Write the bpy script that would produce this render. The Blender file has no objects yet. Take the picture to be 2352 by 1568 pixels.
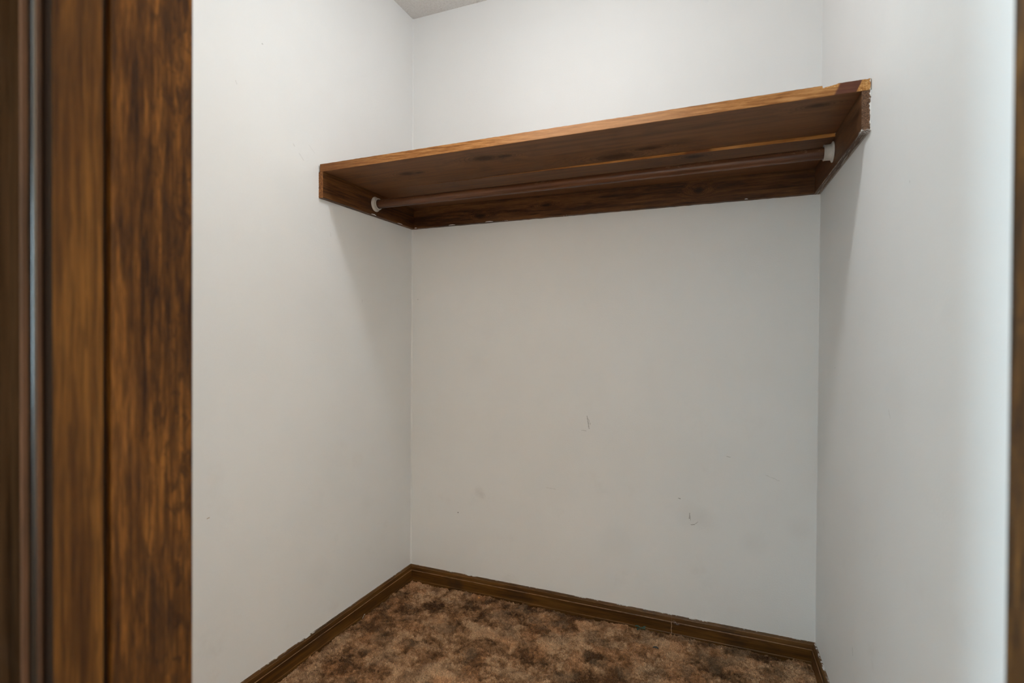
import bpy, bmesh, math, random
import numpy as np
from mathutils import Vector, Matrix

random.seed(7)
rng = np.random.default_rng(11)
SC = bpy.context.scene
COL = SC.collection

# ---------------------------------------------------------------- camera
# Room frame: x to the right along the back wall, d = distance out from the
# back wall towards the viewer (Blender y = -d), z up from the carpet.
cam_d = bpy.data.cameras.new('camera')
cam = bpy.data.objects.new('camera', cam_d)
COL.objects.link(cam)
SC.camera = cam
cam_d.sensor_fit = 'HORIZONTAL'
cam_d.sensor_width = 36.0
cam_d.lens = 1195.36 / 2352 * 36.0
cam_d.clip_start = 0.02
R_ = Vector((0.92840669, 0.37151879, 0.00589974)).normalized()
F_ = Vector((-0.37146354, 0.92840678, -0.00869989)).normalized()
U_ = R_.cross(F_).normalized()
cam.matrix_world = Matrix(((R_.x, U_.x, -F_.x, 1.2524),
                           (R_.y, U_.y, -F_.y, -1.9499),
                           (R_.z, U_.z, -F_.z, 1.062),
                           (0, 0, 0, 1)))
cam_d.dof.use_dof = True
cam_d.dof.focus_distance = 1.85
cam_d.dof.aperture_fstop = 4.0

# ---------------------------------------------------------------- world, light, exposure
W_ = bpy.data.worlds.new('world')
SC.world = W_
W_.use_nodes = True
W_.node_tree.nodes['Background'].inputs[0].default_value = (0.62, 0.80, 1.0, 1)
W_.node_tree.nodes['Background'].inputs[1].default_value = 1.0

SC.view_settings.view_transform = 'Standard'
SC.view_settings.look = 'None'
SC.view_settings.gamma = 1.0
SC.view_settings.use_curve_mapping = False
SC.view_settings.exposure = 0.0

def area(name, loc, target, sx, sy, energy, col):
    l = bpy.data.lights.new(name, 'AREA')
    l.shape = 'RECTANGLE'; l.size = sx; l.size_y = sy
    l.energy = energy; l.color = col
    o = bpy.data.objects.new(name, l); COL.objects.link(o)
    o.location = loc
    o.rotation_euler = (Vector(target) - Vector(loc)).to_track_quat('-Z', 'Z').to_euler()
    return o

WIN = (2.75, 4.55, 0.62, 1.95)            # bedroom window on the left wall: d0, d1, z0, z1
DAYLIGHT = area('window_daylight', (-2.06, -(WIN[0] + WIN[1]) / 2, (WIN[2] + WIN[3]) / 2),
                (2, -(WIN[0] + WIN[1]) / 2, (WIN[2] + WIN[3]) / 2), WIN[1] - WIN[0], WIN[3] - WIN[2], 560.0, (0.63, 0.87, 1.0))
LAMP_POS = (0.78, 0.77, 2.08)            # closet lamp bulb
LAMP_R = 0.042
LAMP_E = 141.0                            # emission strength of the bulb
# added fill light with no seen source, aimed away and bounced off the bedroom walls
FILL_LIGHT = area('added_fill_light', (1.9, -2.75, 1.75), (3.0, -3.7, 1.95), 0.12, 0.12, 142.0, (1.0, 0.75, 0.49))

# ---------------------------------------------------------------- helpers
def P(x, d, z): return (x, -d, z)
WID = 1.5513
H = 2.44
def xl(d): return -0.0211 * d             # left wall plane
def xr(d): return WID + 0.023 * d         # right wall plane

def link(name, me, mat, parent=None):
    o = bpy.data.objects.new(name, me); COL.objects.link(o)
    if mat is not None:
        for m in (mat if isinstance(mat, (list, tuple)) else [mat]): me.materials.append(m)
    if parent is not None: o.parent = parent
    return o

def mesh(name, verts, faces, mat, parent=None, smooth=False):
    me = bpy.data.meshes.new(name)
    me.from_pydata(verts, [], faces)
    me.update()
    bm = bmesh.new(); bm.from_mesh(me)
    bmesh.ops.recalc_face_normals(bm, faces=bm.faces)
    bm.to_mesh(me); bm.free()
    if smooth:
        for p in me.polygons: p.use_smooth = True
    return link(name, me, mat, parent)

def empty(name, loc=(0, 0, 0)):
    o = bpy.data.objects.new(name, None); COL.objects.link(o)
    o.empty_display_size = 0.05
    return o

def tag(o, label=None, cat=None, group=None, kind=None):
    if label: o['label'] = label
    if cat: o['category'] = cat
    if group: o['group'] = group
    if kind: o['kind'] = kind
    return o

def prism(loop_a, loop_b):
    """verts/faces between two equal closed loops, capped"""
    n = len(loop_a)
    v = list(loop_a) + list(loop_b)
    f = [(i, (i + 1) % n, n + (i + 1) % n, n + i) for i in range(n)]
    f += [tuple(range(n))[::-1], tuple(range(n, 2 * n))]
    return v, f

class MB:
    def __init__(s): s.v = []; s.f = []
    def add(s, v, f):
        k = len(s.v); s.v += list(v); s.f += [tuple(i + k for i in q) for q in f]; return s
    def box(s, x0, x1, d0, d1, z0, z1):
        return s.add(*prism([P(x0, d0, z0), P(x1, d0, z0), P(x1, d1, z0), P(x0, d1, z0)],
                            [P(x0, d0, z1), P(x1, d0, z1), P(x1, d1, z1), P(x0, d1, z1)]))
    def build(s, name, mat, parent=None, smooth=False, bevel=0, seg=2):
        o = mesh(name, s.v, s.f, mat, parent, smooth)
        if bevel:
            bm = bmesh.new(); bm.from_mesh(o.data)
            bmesh.ops.bevel(bm, geom=[e for e in bm.edges if e.calc_face_angle(0) > 0.6], offset=bevel,
                            segments=seg, affect='EDGES', profile=0.5)
            bm.to_mesh(o.data); bm.free()
        return o

# ---- tiny node-graph builder
class G:
    def __init__(s, name):
        s.m = bpy.data.materials.new(name); s.m.use_nodes = True
        s.t = s.m.node_tree; s.t.nodes.clear()
        s.out = s.t.nodes.new('ShaderNodeOutputMaterial')
        s.b = s.t.nodes.new('ShaderNodeBsdfPrincipled')
        s.t.links.new(s.b.outputs[0], s.out.inputs[0])
        tc = s.t.nodes.new('ShaderNodeTexCoord'); s.co = tc.outputs['Object']
        sx = s.t.nodes.new('ShaderNodeSeparateXYZ'); s.t.links.new(s.co, sx.inputs[0])
        s.x, s.y, s.z = sx.outputs
        s.d = s.mul(s.y, -1)
    def put(s, sock, v):
        if isinstance(v, bpy.types.NodeSocket): s.t.links.new(v, sock)
        elif isinstance(v, tuple) and len(v) == 3 and sock.type == 'RGBA': sock.default_value = (*v, 1)
        else: sock.default_value = v
    def math(s, op, a, b=0.0, c=None, clamp=False):
        n = s.t.nodes.new('ShaderNodeMath'); n.operation = op; n.use_clamp = clamp
        s.put(n.inputs[0], a); s.put(n.inputs[1], b)
        if c is not None: s.put(n.inputs[2], c)
        return n.outputs[0]
    def add(s, a, b): return s.math('ADD', a, b)
    def sub(s, a, b): return s.math('SUBTRACT', a, b)
    def mul(s, a, b): return s.math('MULTIPLY', a, b)
    def vec(s, x, y, z):
        n = s.t.nodes.new('ShaderNodeCombineXYZ')
        s.put(n.inputs[0], x); s.put(n.inputs[1], y); s.put(n.inputs[2], z); return n.outputs[0]
    def vmath(s, op, a, b):
        n = s.t.nodes.new('ShaderNodeVectorMath'); n.operation = op
        s.put(n.inputs[0], a); s.put(n.inputs[1], b); return n.outputs[0]
    def length(s, a):
        n = s.t.nodes.new('ShaderNodeVectorMath'); n.operation = 'LENGTH'; s.put(n.inputs[0], a); return n.outputs['Value']
    def noise(s, v, scale, detail=3.0, rough=0.55, dist=0.0):
        n = s.t.nodes.new('ShaderNodeTexNoise'); s.put(n.inputs['Vector'], v)
        n.inputs['Scale'].default_value = scale; n.inputs['Detail'].default_value = detail
        n.inputs['Roughness'].default_value = rough; n.inputs['Distortion'].default_value = dist
        return n.outputs['Fac']
    def step(s, v, a, b, to0=0.0, to1=1.0):
        n = s.t.nodes.new('ShaderNodeMapRange'); n.interpolation_type = 'SMOOTHSTEP'
        s.put(n.inputs[0], v); s.put(n.inputs[1], a); s.put(n.inputs[2], b)
        n.inputs[3].default_value = to0; n.inputs[4].default_value = to1; return n.outputs[0]
    def mix(s, f, a, b, mode='MIX'):
        n = s.t.nodes.new('ShaderNodeMix'); n.data_type = 'RGBA'; n.blend_type = mode
        s.put(n.inputs[0], f); s.put(n.inputs[6], a); s.put(n.inputs[7], b); return n.outputs[2]
    def ramp(s, f, stops):
        n = s.t.nodes.new('ShaderNodeValToRGB'); s.put(n.inputs[0], f)
        e = n.color_ramp.elements
        while len(e) < len(stops): e.new(0.5)
        for i, (p, c) in enumerate(stops): e[i].position = p; e[i].color = (*c, 1)
        return n.outputs[0]
    def bump(s, h, strength, dist, prev=None):
        n = s.t.nodes.new('ShaderNodeBump'); s.put(n.inputs['Height'], h)
        n.inputs['Strength'].default_value = strength; n.inputs['Distance'].default_value = dist
        if prev is not None: s.t.links.new(prev, n.inputs['Normal'])
        return n.outputs[0]
    def stroke(s, u, v, a, b, w, soft=1.0):
        """mask of a short stroke from a to b (in u, v) with half width w"""
        dx, dy = b[0] - a[0], b[1] - a[1]; L2 = max(dx * dx + dy * dy, 1e-8)
        pu = s.sub(u, a[0]); pv = s.sub(v, a[1])
        t = s.math('MULTIPLY', s.add(s.mul(pu, dx), s.mul(pv, dy)), 1 / L2, clamp=True)
        ex = s.sub(pu, s.mul(t, dx)); ey = s.sub(pv, s.mul(t, dy))
        dist = s.math('SQRT', s.add(s.mul(ex, ex), s.mul(ey, ey)))
        return s.step(dist, w * (1 - soft * .9), w * (1 + soft), 1.0, 0.0)
    def fin(s, col, rough, normal=None, spec=0.5, coat=0.0, coat_rough=0.2):
        s.put(s.b.inputs['Base Color'], col); s.put(s.b.inputs['Roughness'], rough)
        s.b.inputs['Specular IOR Level'].default_value = spec
        s.b.inputs['Coat Weight'].default_value = coat; s.b.inputs['Coat Roughness'].default_value = coat_rough
        if normal is not None: s.t.links.new(normal, s.b.inputs['Normal'])
        return s.m

PAINT = (0.80, 0.785, 0.76)

def paint_material(name, u, marks=(), smudges=(), seam=False):
    """matt wall paint: roller stipple, faint scuffs; u = 'x' or 'd' is the horizontal coordinate"""
    g = G(name)
    U = g.x if u == 'x' else g.d
    V = g.z
    wob = g.mul(g.sub(g.noise(g.co, 160, 2), .5), .006)
    wob2 = g.mul(g.sub(g.noise(g.vmath('ADD', g.co, (3.1, 1.7, .4)), 160, 2), .5), .006)
    Uw, Vw = g.add(U, wob), g.add(V, wob2)
    tone = g.noise(g.co, 2.3, 3)
    col = g.mix(g.step(tone, .3, .7), (0.852, 0.842, 0.826), (0.872, 0.864, 0.850))
    dirt = g.mul(g.step(g.noise(g.co, 7, 5, .65), .56, .8), g.step(V, 0.1, 1.1, .16, .03))
    col = g.mix(dirt, col, (0.50, 0.46, 0.42))
    for (p, r, k) in smudges:
        m = g.stroke(g.add(U, g.mul(wob, 5)), g.add(V, g.mul(wob2, 5)), p, (p[0] + .001, p[1]), r, 1.0)
        col = g.mix(g.mul(m, k), col, (0.42, 0.39, 0.36))
    for (a, b, w, k, c) in marks:
        col = g.mix(g.mul(g.stroke(Uw, Vw, a, b, w, .6), k), col, c)
    h = g.add(g.mul(g.noise(g.co, 210, 4, .6), .6), g.mul(g.noise(g.co, 620, 2), .25))
    specks = g.step(g.noise(g.vmath('ADD', g.co, (9, 4, 2)), 150, 2, .5), .74, .84)
    h = g.add(h, g.mul(specks, g.step(V, .15, .75, 3.2, .8)))
    nrm = g.bump(h, 0.36, 0.0018)
    if seam:
        f = g.step(U, .68, .90)
        z0 = g.add(1.203, g.mul(g.sub(.997, U), .0170))
        dz = g.sub(V, z0)
        r1 = g.step(dz, -.0015, .0015)
        r2 = g.step(dz, -.0135, -.0095)
        r3 = g.step(dz, -.0190, -.0160)
        hh = g.mul(f, g.add(g.add(g.mul(r1, -1.0), g.mul(r2, .7)), g.mul(r3, .5)))
        nrm = g.bump(hh, 0.5, 0.0006, nrm)
    big = g.noise(g.co, 5, 2)
    nrm = g.bump(big, 0.25, 0.006, nrm)
    return g.fin(col, 0.62, nrm, spec=0.35)

DK = (0.20, 0.175, 0.15)
MAT_BACK = paint_material('painted_plaster_back', 'x', marks=[
    ((.783, .762), (.791, .715), .0013, .55, DK), ((.789, .750), (.795, .730), .0008, .4, DK),
    ((.762, .706), (.779, .705), .0010, .3, DK),
    ((1.157, .440), (1.156, .420), .0010, .75, DK), ((1.158, .433), (1.160, .415), .0007, .6, DK),
    ((1.162, .399), (1.172, .401), .0008, .7, DK), ((1.172, .401), (1.185, .411), .0007, .6, DK),
    ((1.118, .488), (1.125, .487), .0009, .75, DK), ((1.277, .652), (1.288, .651), .0012, .35, DK),
    ((.231, .320), (.2315, .3205), .0016, .95, (.05, .04, .035)), ((.031, 1.222), (.0312, 1.2225), .0014, .8, DK),
    ((.62, .47), (.66, .468), .0009, .18, DK), ((1.40, .60), (1.44, .585), .0009, .2, DK)],
    smudges=[((.328, .417), .016, .16), ((.345, .405), .011, .14), ((1.16, .43), .035, .10), ((1.21, .42), .03, .09),
             ((.31, .95), .05, .05), ((1.36, .36), .03, .07), ((1.50, .43), .03, .08), ((.9, .30), .05, .05)])
MAT_LEFT = paint_material('painted_plaster_left', 'd', seam=True, marks=[
    ((.667, 1.672), (.662, 1.666), .0016, .16, DK), ((.642, 1.650), (.625, 1.634), .0015, .14, DK),
    ((.636, 1.611), (.615, 1.614), .0013, .2, (.95, .95, .95)), ((.60, 1.69), (.575, 1.672), .0012, .10, DK),
    ((.961, .571), (.955, .571), .0014, .6, (.38, .24, .10)), ((.607, .79), (.6065, .789), .0015, .6, (.9, .9, .9)),
    ((.876, 1.777), (.873, 1.770), .0014, .16, DK), ((.786, 1.927), (.7858, 1.9265), .0018, .35, DK),
    ((.33, 1.20), (.332, 1.19), .0010, .2, DK), ((.50, 1.42), (.499, 1.41), .0025, .08, DK)],
    smudges=[((.30, .42), .03, .05), ((.55, .25), .04, .05), ((.48, .62), .06, .05)])
MAT_RIGHT = paint_material('painted_plaster_right', 'd', marks=[
    ((.45, .30), (.455, .285), .0014, .35, DK), ((.70, .92), (.71, .905), .0012, .2, DK),
    ((.23, .98), (.2305, .979), .0012, .5, DK), ((.80, 1.35), (.802, 1.348), .0015, .2, DK)],
    smudges=[((.75, .95), .05, .05)])
MAT_PAINT = paint_material('painted_plaster_plain', 'x')

def wood_material(name, axis, dark, mid, light, grain=60.0, stretch=0.045, rough=0.42, coat=0.0,
                  blotch=0.5, blotch_col=(0.02, 0.012, 0.008), knots=(), knot_axes='xd', bump=0.25, extra=None, coat_rough=0.25, seed=0.0, spec=0.28, soft=1.0):
    g = G(name)
    s = {'x': (stretch, 1, 1), 'd': (1, stretch, 1), 'z': (1, 1, stretch)}[axis]
    co = g.vmath('ADD', g.co, (seed, seed * 1.7, seed * .6))
    a = g.x if knot_axes[0] == 'x' else g.d
    b = g.d if knot_axes[1] == 'd' else g.z
    kmask = None; ring = None
    warp = 0.0
    for (ka, kb, kr, el) in knots:
        du = g.mul(g.sub(a, ka), 1 / el); dv = g.sub(b, kb)
        r = g.math('SQRT', g.add(g.mul(du, du), g.mul(dv, dv)))
        r = g.add(r, g.mul(g.sub(g.noise(g.co, 55, 3), .5), kr * .7))
        m = g.step(r, kr * .35, kr * 1.5, 1, 0)
        rg = g.mul(g.step(r, kr * 1.0, kr * 3.4, 1, 0), g.step(g.math('SINE', g.mul(r, 6.283 / (kr * .42))), .2, .9))
        kmask = m if kmask is None else g.math('MAXIMUM', kmask, m)
        ring = rg if ring is None else g.math('MAXIMUM', ring, rg)
        warp = g.add(warp, g.mul(g.step(r, 0.0, kr * 4.5, 1, 0), kr * 1.4))
    st = g.vmath('MULTIPLY', co, s)
    if knots:
        st = g.vmath('ADD', st, g.vec(warp, warp, warp))
    n1 = g.noise(st, grain, 5, .62, .35)
    n2 = g.noise(st, grain * .22, 3, .5, .6)
    fine = g.noise(st, grain * 5.5, 3, .6)
    f = g.add(g.add(g.mul(n1, .55), g.mul(n2, .35)), g.mul(fine, .22))
    col = g.ramp(f, [(.56 - .11 * soft, dark), (.56, mid), (.56 + .12 * soft, light)])
    bl = g.noise(g.vmath('MULTIPLY', co, tuple(.5 if q != 1 else 1 for q in s)), 13, 4, .6, .4)
    col = g.mix(g.mul(g.step(bl, .50, .72), blotch), col, blotch_col)
    if knots:
        col = g.mix(g.mul(ring, .45), col, tuple(c * .55 for c in dark))
        col = g.mix(g.mul(kmask, .85), col, tuple(c * .35 for c in dark))
    rgh = g.add(rough, g.mul(g.sub(n1, .5), .25))
    if extra: col, rgh = extra(g, col, rgh)
    nrm = g.bump(g.add(n1, g.mul(fine, .5)), bump, 0.0012)
    return g.fin(col, rgh, nrm, spec=spec, coat=coat, coat_rough=coat_rough)

WHITE_PAINT = (0.74, 0.72, 0.69)

# ================================================================ STRUCTURE
T = 0.10
DF0, DF1 = 1.600, 1.716                   # closet front wall: inner / outer face
JL, JR = 0.782, 1.393                     # jamb faces
HEAD = 2.04
BX0, BX1, BD1 = -2.0, 3.0, 5.0            # bedroom

# floor slab under both rooms (underlay; the carpet pile of the closet stands on it)
g = G('carpet_base')
n = g.noise(g.co, 14, 5, .65)
colr = g.ramp(n, [(.30, (.10, .048, .024)), (.5, (.20, .105, .056)), (.7, (.32, .19, .11))])
MAT_FLOOR = g.fin(colr, .95, g.bump(g.noise(g.co, 240, 3), .8, .006), spec=.1)
tag(MB().box(BX0 - .1, BX1 + .1, -.1, BD1 + .1, -.12, -.032).build('floor', MAT_FLOOR), kind='structure')

# ceiling
g = G('popcorn_ceiling')
n = g.noise(g.co, 130, 4, .7)
colr = g.ramp(n, [(.3, (.82, .775, .73)), (.55, (.90, .865, .82)), (.75, (.94, .91, .87))])
MAT_CEIL = g.fin(colr, .9, g.bump(g.add(n, g.mul(g.noise(g.co, 420, 3), .5)), .9, .006), spec=.15)
ceil = tag(MB().box(BX0 - .1, BX1 + .1, -.1, BD1 + .1, H, H + .12).build('ceiling', MAT_CEIL), kind='structure')

# closet walls
tag(MB().box(-.12, WID + .12, -T, 0, -.1, H).build('wall_back', MAT_BACK), kind='structure')
v, f = prism([P(xl(0), 0, -.1), P(xl(DF0), DF0, -.1), P(-.12, DF0, -.1), P(-.12, 0, -.1)],
             [P(xl(0), 0, H), P(xl(DF0), DF0, H), P(-.12, DF0, H), P(-.12, 0, H)])
tag(mesh('wall_left', v, f, MAT_LEFT), kind='structure')
v, f = prism([P(xr(0), 0, -.1), P(xr(DF0), DF0, -.1), P(WID + .15, DF0, -.1), P(WID + .15, 0, -.1)],
             [P(xr(0), 0, H), P(xr(DF0), DF0, H), P(WID + .15, DF0, H), P(WID + .15, 0, H)])
tag(mesh('wall_right', v, f, MAT_RIGHT), kind='structure')
# partition between closet and bedroom, with the doorway left open
def partition(d0, d1):
    return MB().box(BX0, JL - .019, d0, d1, -.1, H).box(JR + .019, BX1, d0, d1, -.1, H).box(JL - .019, JR + .019, d0, d1, HEAD + .019, H)
tag(partition(DF0, DF0 + .058).build('wall_front', MAT_PAINT), kind='structure')
g = G('bedroom_paint'); MAT_TAN = g.fin(g.mix(g.noise(g.co, 3, 3), (.27, .225, .175), (.31, .26, .205)), .75, g.bump(g.noise(g.co, 220, 3), .3, .0016), spec=.2)
tag(partition(DF0 + .058, DF1).build('wall_bedroom_front', MAT_TAN), kind='structure')
# bedroom shell
m = MB()
m.box(BX0 - .12, BX0, DF0, WIN[0], -.1, H); m.box(BX0 - .12, BX0, WIN[1], BD1, -.1, H)
m.box(BX0 - .12, BX0, WIN[0], WIN[1], -.1, WIN[2]); m.box(BX0 - .12, BX0, WIN[0], WIN[1], WIN[3], H)
tag(m.build('wall_bedroom_left', MAT_PAINT), kind='structure')
tag(MB().box(BX1, BX1 + .12, DF0, BD1, -.1, H).build('wall_bedroom_right', MAT_PAINT), kind='structure')
tag(MB().box(BX0 - .12, BX1 + .12, BD1, BD1 + .12, -.1, H).build('wall_bedroom_rear', MAT_PAINT), kind='structure')

# bead of caulk painted into the wall corners
def corner_bead(name, x, sx, r):
    k = 7
    pts = [(x + sx * (r - r * math.sin(a)), r - r * math.cos(a)) for a in [i * math.pi / 2 / (k - 1) for i in range(k)]]
    prof = [(x - sx * .004, -.004)] + pts
    zs = np.linspace(.066, H, 60)
    V, F = [], []
    jit = [1 + .22 * math.sin(z * 9.1 + x) + random.uniform(-.08, .08) for z in zs]
    for z, j in zip(zs, jit):
        for (px, pd) in prof: V.append(P(x + (px - x) * j, pd * j, z))
    n = len(prof)
    for i in range(len(zs) - 1):
        for a in range(n):
            b = (a + 1) % n
            F.append((i * n + a, i * n + b, (i + 1) * n + b, (i + 1) * n + a))
    return mesh(name, V, F, MAT_PAINT, None, True)
tag(corner_bead('trim_1', 0.0, 1, .0055), kind='structure')
tag(corner_bead('trim_2', WID, -1, .002), kind='structure')

# bedroom window: frame, sash bars, panes
g = G('window_glass')
tr = g.t.nodes.new('ShaderNodeBsdfTransparent'); gl = g.t.nodes.new('ShaderNodeBsdfGlossy'); gl.inputs['Roughness'].default_value = .02
mx = g.t.nodes.new('ShaderNodeMixShader'); mx.inputs[0].default_value = .06
g.t.links.new(tr.outputs[0], mx.inputs[1]); g.t.links.new(gl.outputs[0], mx.inputs[2]); g.t.links.new(mx.outputs[0], g.out.inputs[0])
MAT_GLASS = g.m
MAT_TRIM = wood_material('stained_trim', 'z', (.055, .022, .007), (.11, .048, .015), (.19, .088, .028), grain=70, blotch=.3, coat=.3)
w1 = tag(empty('window_1'), kind='structure')
m = MB(); d0, d1, z0, z1 = WIN; fx0, fx1 = BX0 - .09, BX0 - .02
m.box(fx0, fx1, d0, d0 + .05, z0, z1); m.box(fx0, fx1, d1 - .05, d1, z0, z1)
m.box(fx0, fx1, d0 + .05, d1 - .05, z0, z0 + .05); m.box(fx0, fx1, d0 + .05, d1 - .05, z1 - .05, z1)
m.box(fx0, fx1, d0 + .05, d1 - .05, (z0 + z1) / 2 - .02, (z0 + z1) / 2 + .02)
m.build('window_frame', MAT_TRIM, w1)
zm = (z0 + z1) / 2
MB().box(BX0 - .058, BX0 - .054, d0 + .05, d1 - .05, z0 + .05, zm - .02).build('pane', MAT_GLASS, w1)
MB().box(BX0 - .058, BX0 - .054, d0 + .05, d1 - .05, zm + .02, z1 - .05).build('pane', MAT_GLASS, w1)
MB().box(BX0 - .02, BX0 + .05, d0 - .03, d1 + .03, z0 - .025, z0).build('window_sill', MAT_TRIM, w1)

# ---------------------------------------------------------------- doorway: jambs, stops, casings
JAMB = dict(dark=(.012, .0048, .0016), mid=(.068, .0275, .0056), light=(.150, .064, .0135))
def mottle(g, col, rgh):         # curly dark mottles towards the closet side of the board, drips of stain
    c = g.vmath('MULTIPLY', g.vmath('ADD', g.co, (0, 0, 0)), (1, 1, .42))
    n = g.noise(c, 105, 3, .6, 1.2)
    m = g.mul(g.step(n, .50, .64), g.step(g.d, 1.668, 1.615))
    big = g.noise(g.vmath('MULTIPLY', g.co, (1, 1, .30)), 34, 4, .6, .4)
    m2 = g.step(big, .54, .68)
    ln = g.noise(g.vmath('MULTIPLY', g.co, (1, 1, .045)), 400, 3, .55, .5)
    col = g.mix(g.mul(g.step(ln, .46, .58), .62), col, (.020, .0075, .0020))
    col = g.mix(g.mul(m, .78), col, (.018, .0072, .0026))
    col = g.mix(g.mul(m2, .60), col, (.018, .0085, .0040))
    return col, rgh
MAT_JAMB = wood_material('stained_jamb', 'z', **JAMB, grain=150, stretch=.08, rough=.5, blotch=.25,
                         blotch_col=(.022, .013, .010), bump=.3, extra=mottle, spec=.12)
def lines(g, col, rgh):
    ln = g.noise(g.vmath('MULTIPLY', g.co, (1, 1, .040)), 440, 3, .55, .4)
    return g.mix(g.mul(g.step(ln, .46, .60), .5), col, (.018, .007, .0018)), rgh
MAT_STOP = wood_material('stained_stop', 'z', (.022, .0080, .0016), (.055, .0225, .0043), (.105, .047, .0096), grain=170, stretch=.03,
                         rough=.5, blotch=.5, blotch_col=(.014, .0065, .0035), bump=.3, seed=2.3, extra=lines, spec=.12)
MAT_CASE = wood_material('stained_casing', 'z', (.007, .0035, .0015), (.014, .007, .003), (.026, .013, .006), grain=90, stretch=.04,
                         rough=.85, blotch=.4, bump=.1, spec=0.0, seed=4.1)
MAT_EDGE = wood_material('varnished_jamb_edge', 'z', (.003, .002, .002), (.005, .004, .003), (.008, .006, .005), grain=90, stretch=.04,
                         rough=.26, blotch=.3, bump=.03, seed=6.0, spec=.3)
MAT_DRK = wood_material('stained_jamb_outer', 'z', (.020, .010, .005), (.042, .020, .009), (.07, .034, .014), grain=120, stretch=.04, rough=.5, blotch=.3, bump=.1, seed=7.0)
MAT_LIP = wood_material('lit_casing_lip', 'z', (.020, .010, .005), (.048, .024, .012), (.085, .044, .024), grain=60, stretch=.04, rough=.6, blotch=.3, bump=.1, seed=8.0)  # lighter copy of the casing wood: light on the lip painted in
g = G('painted_gap_shade'); MAT_GAP = g.fin((.010, .006, .004), .8, spec=.1)  # near-black colour standing in for shade in the gaps around the stop
door = tag(empty('door_1'), kind='structure')
ZB = -.031
def side(sgn, xf):
    """jamb set; xf = jamb face x, sgn = +1 for the left jamb (face looks to +x)"""
    def bx(name, a, b, d0, d1, mat, bev=.0012, z1=HEAD + .019, z0=ZB, par=door, seg=2):
        x0, x1 = sorted((xf + sgn * a, xf + sgn * b))
        return MB().box(x0, x1, d0, d1, z0, z1).build(name, mat, par, bevel=bev, seg=seg)
    bx('jamb', -.019, 0, DF0 - .0005, 1.6716, MAT_JAMB)
    bx('jamb', -.019, -.007, 1.6716, 1.7186, MAT_GAP, 0)           # rabbet backing behind the stop, groove shade painted in
    def front(o, mt):                       # outward faces: gap shade painted on the stop, varnished edge on the jamb
        o.data.materials.append(mt)
        for p in o.data.polygons:
            if p.normal.y < -.35: p.material_index = 1
    front(bx('door_stop', -.007, .007, 1.6816, 1.7170, MAT_STOP, .0008, HEAD), MAT_GAP)
    front(bx('jamb', -.019, 0, 1.7180, 1.7243, MAT_DRK, .0021, seg=5), MAT_EDGE)
    # casing: moulded board with a rounded inner edge
    prof = [(-.0075, DF1), (-.0075, 1.7278), (-.0081, 1.7288), (-.0100, 1.7294), (-.016, 1.7297), (-.020, 1.7290),
            (-.024, 1.7300), (-.045, 1.7340), (-.058, 1.7345), (-.0650, 1.7315), (-.0650, DF1)]
    la = [P(xf + sgn * a, d, ZB) for a, d in prof]
    lb = [P(xf + sgn * a, d, HEAD - a) for a, d in prof]
    v, f = prism(la, lb)
    o = mesh('casing', v, f, MAT_CASE, door)
    o.data.materials.append(MAT_LIP)
    for p in o.data.polygons:
        if p.normal.x * sgn > .6: p.material_index = 1  # inner side faces get the painted-lit copy
side(1, JL); side(-1, JR)
MB().box(JL - .019, JR + .019, DF0 - .0005, 1.7238, HEAD, HEAD + .019).build('head_jamb', MAT_JAMB, door, bevel=.001)
MB().box(JL + .010, JR - .010, 1.6838, 1.7145, HEAD - .010, HEAD).build('door_stop', MAT_STOP, door)
prof = [(.0075, DF1), (.0075, 1.7278), (.0081, 1.7288), (.0100, 1.7294), (.016, 1.7297), (.020, 1.7290),
        (.024, 1.7300), (.045, 1.7340), (.058, 1.7345), (.0650, 1.7315), (.0650, DF1)]
v, f = prism([P(JL - a, d, HEAD + a) for a, d in prof], [P(JR + a, d, HEAD + a) for a, d in prof])
mesh('casing', v, f, MAT_CASE, door)

# ---------------------------------------------------------------- baseboards
BASE_PROF = [(0, .0655), (.0022, .0660), (.0058, .0652), (.0084, .0612), (.0088, .0597), (.0092, .0582), (.0106, .0460), (.0114, .0448),
             (.0124, .0438), (.0127, .0425), (.0127, .0062), (.0132, .0048), (.0136, .0030), (.0136, -.031), (0, -.031)]
def base_extra(smear, seedv):
    def ex(g, col, rgh):
        n = g.noise(g.vmath('MULTIPLY', g.co, (1, 1, .2)), 26, 4, .7)
        fn = g.noise(g.vmath('MULTIPLY', g.co, (.35, .35, 1)), 120, 3, .6)
        def line(zc, w, k, lo):
            m = g.step(g.math('ABSOLUTE', g.sub(g.z, zc)), w * .4, w, 1, 0)
            return g.mul(m, g.step(n, lo, lo + .18, k * .35, k))
        wear = g.math('MAXIMUM', line(.0597, .0008, .62, .44), line(.0443, .0008, .75, .40))
        wear = g.math('MAXIMUM', wear, line(.0056, .0007, .5, .48))
        col = g.mix(wear, col, (.40, .235, .125))
        # wall paint that ran over the top edge
        nn = g.noise(g.vmath('ADD', g.co, (seedv, 0, 0)), 11, 5, .75)
        lim = g.add(.0668, g.mul(g.step(nn, .44, .74), -smear))
        p = g.step(g.sub(g.z, lim), -.0006, .0006)
        p = g.mul(p, g.step(fn, .34, .48))
        col = g.mix(p, col, WHITE_PAINT)
        return col, rgh
    return ex
BW = dict(dark=(.042, .017, .003), mid=(.105, .045, .0085), light=(.175, .078, .017))
MAT_BASE_X = wood_material('stained_baseboard_back', 'x', **BW, grain=60, rough=.40, blotch=.6, bump=.12, extra=base_extra(.0028, 0), coat=.1)
MAT_BASE_L = wood_material('stained_baseboard_left', 'd', **BW, grain=60, rough=.42, blotch=.4, bump=.12, extra=base_extra(.0030, 3), coat=.1)
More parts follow.
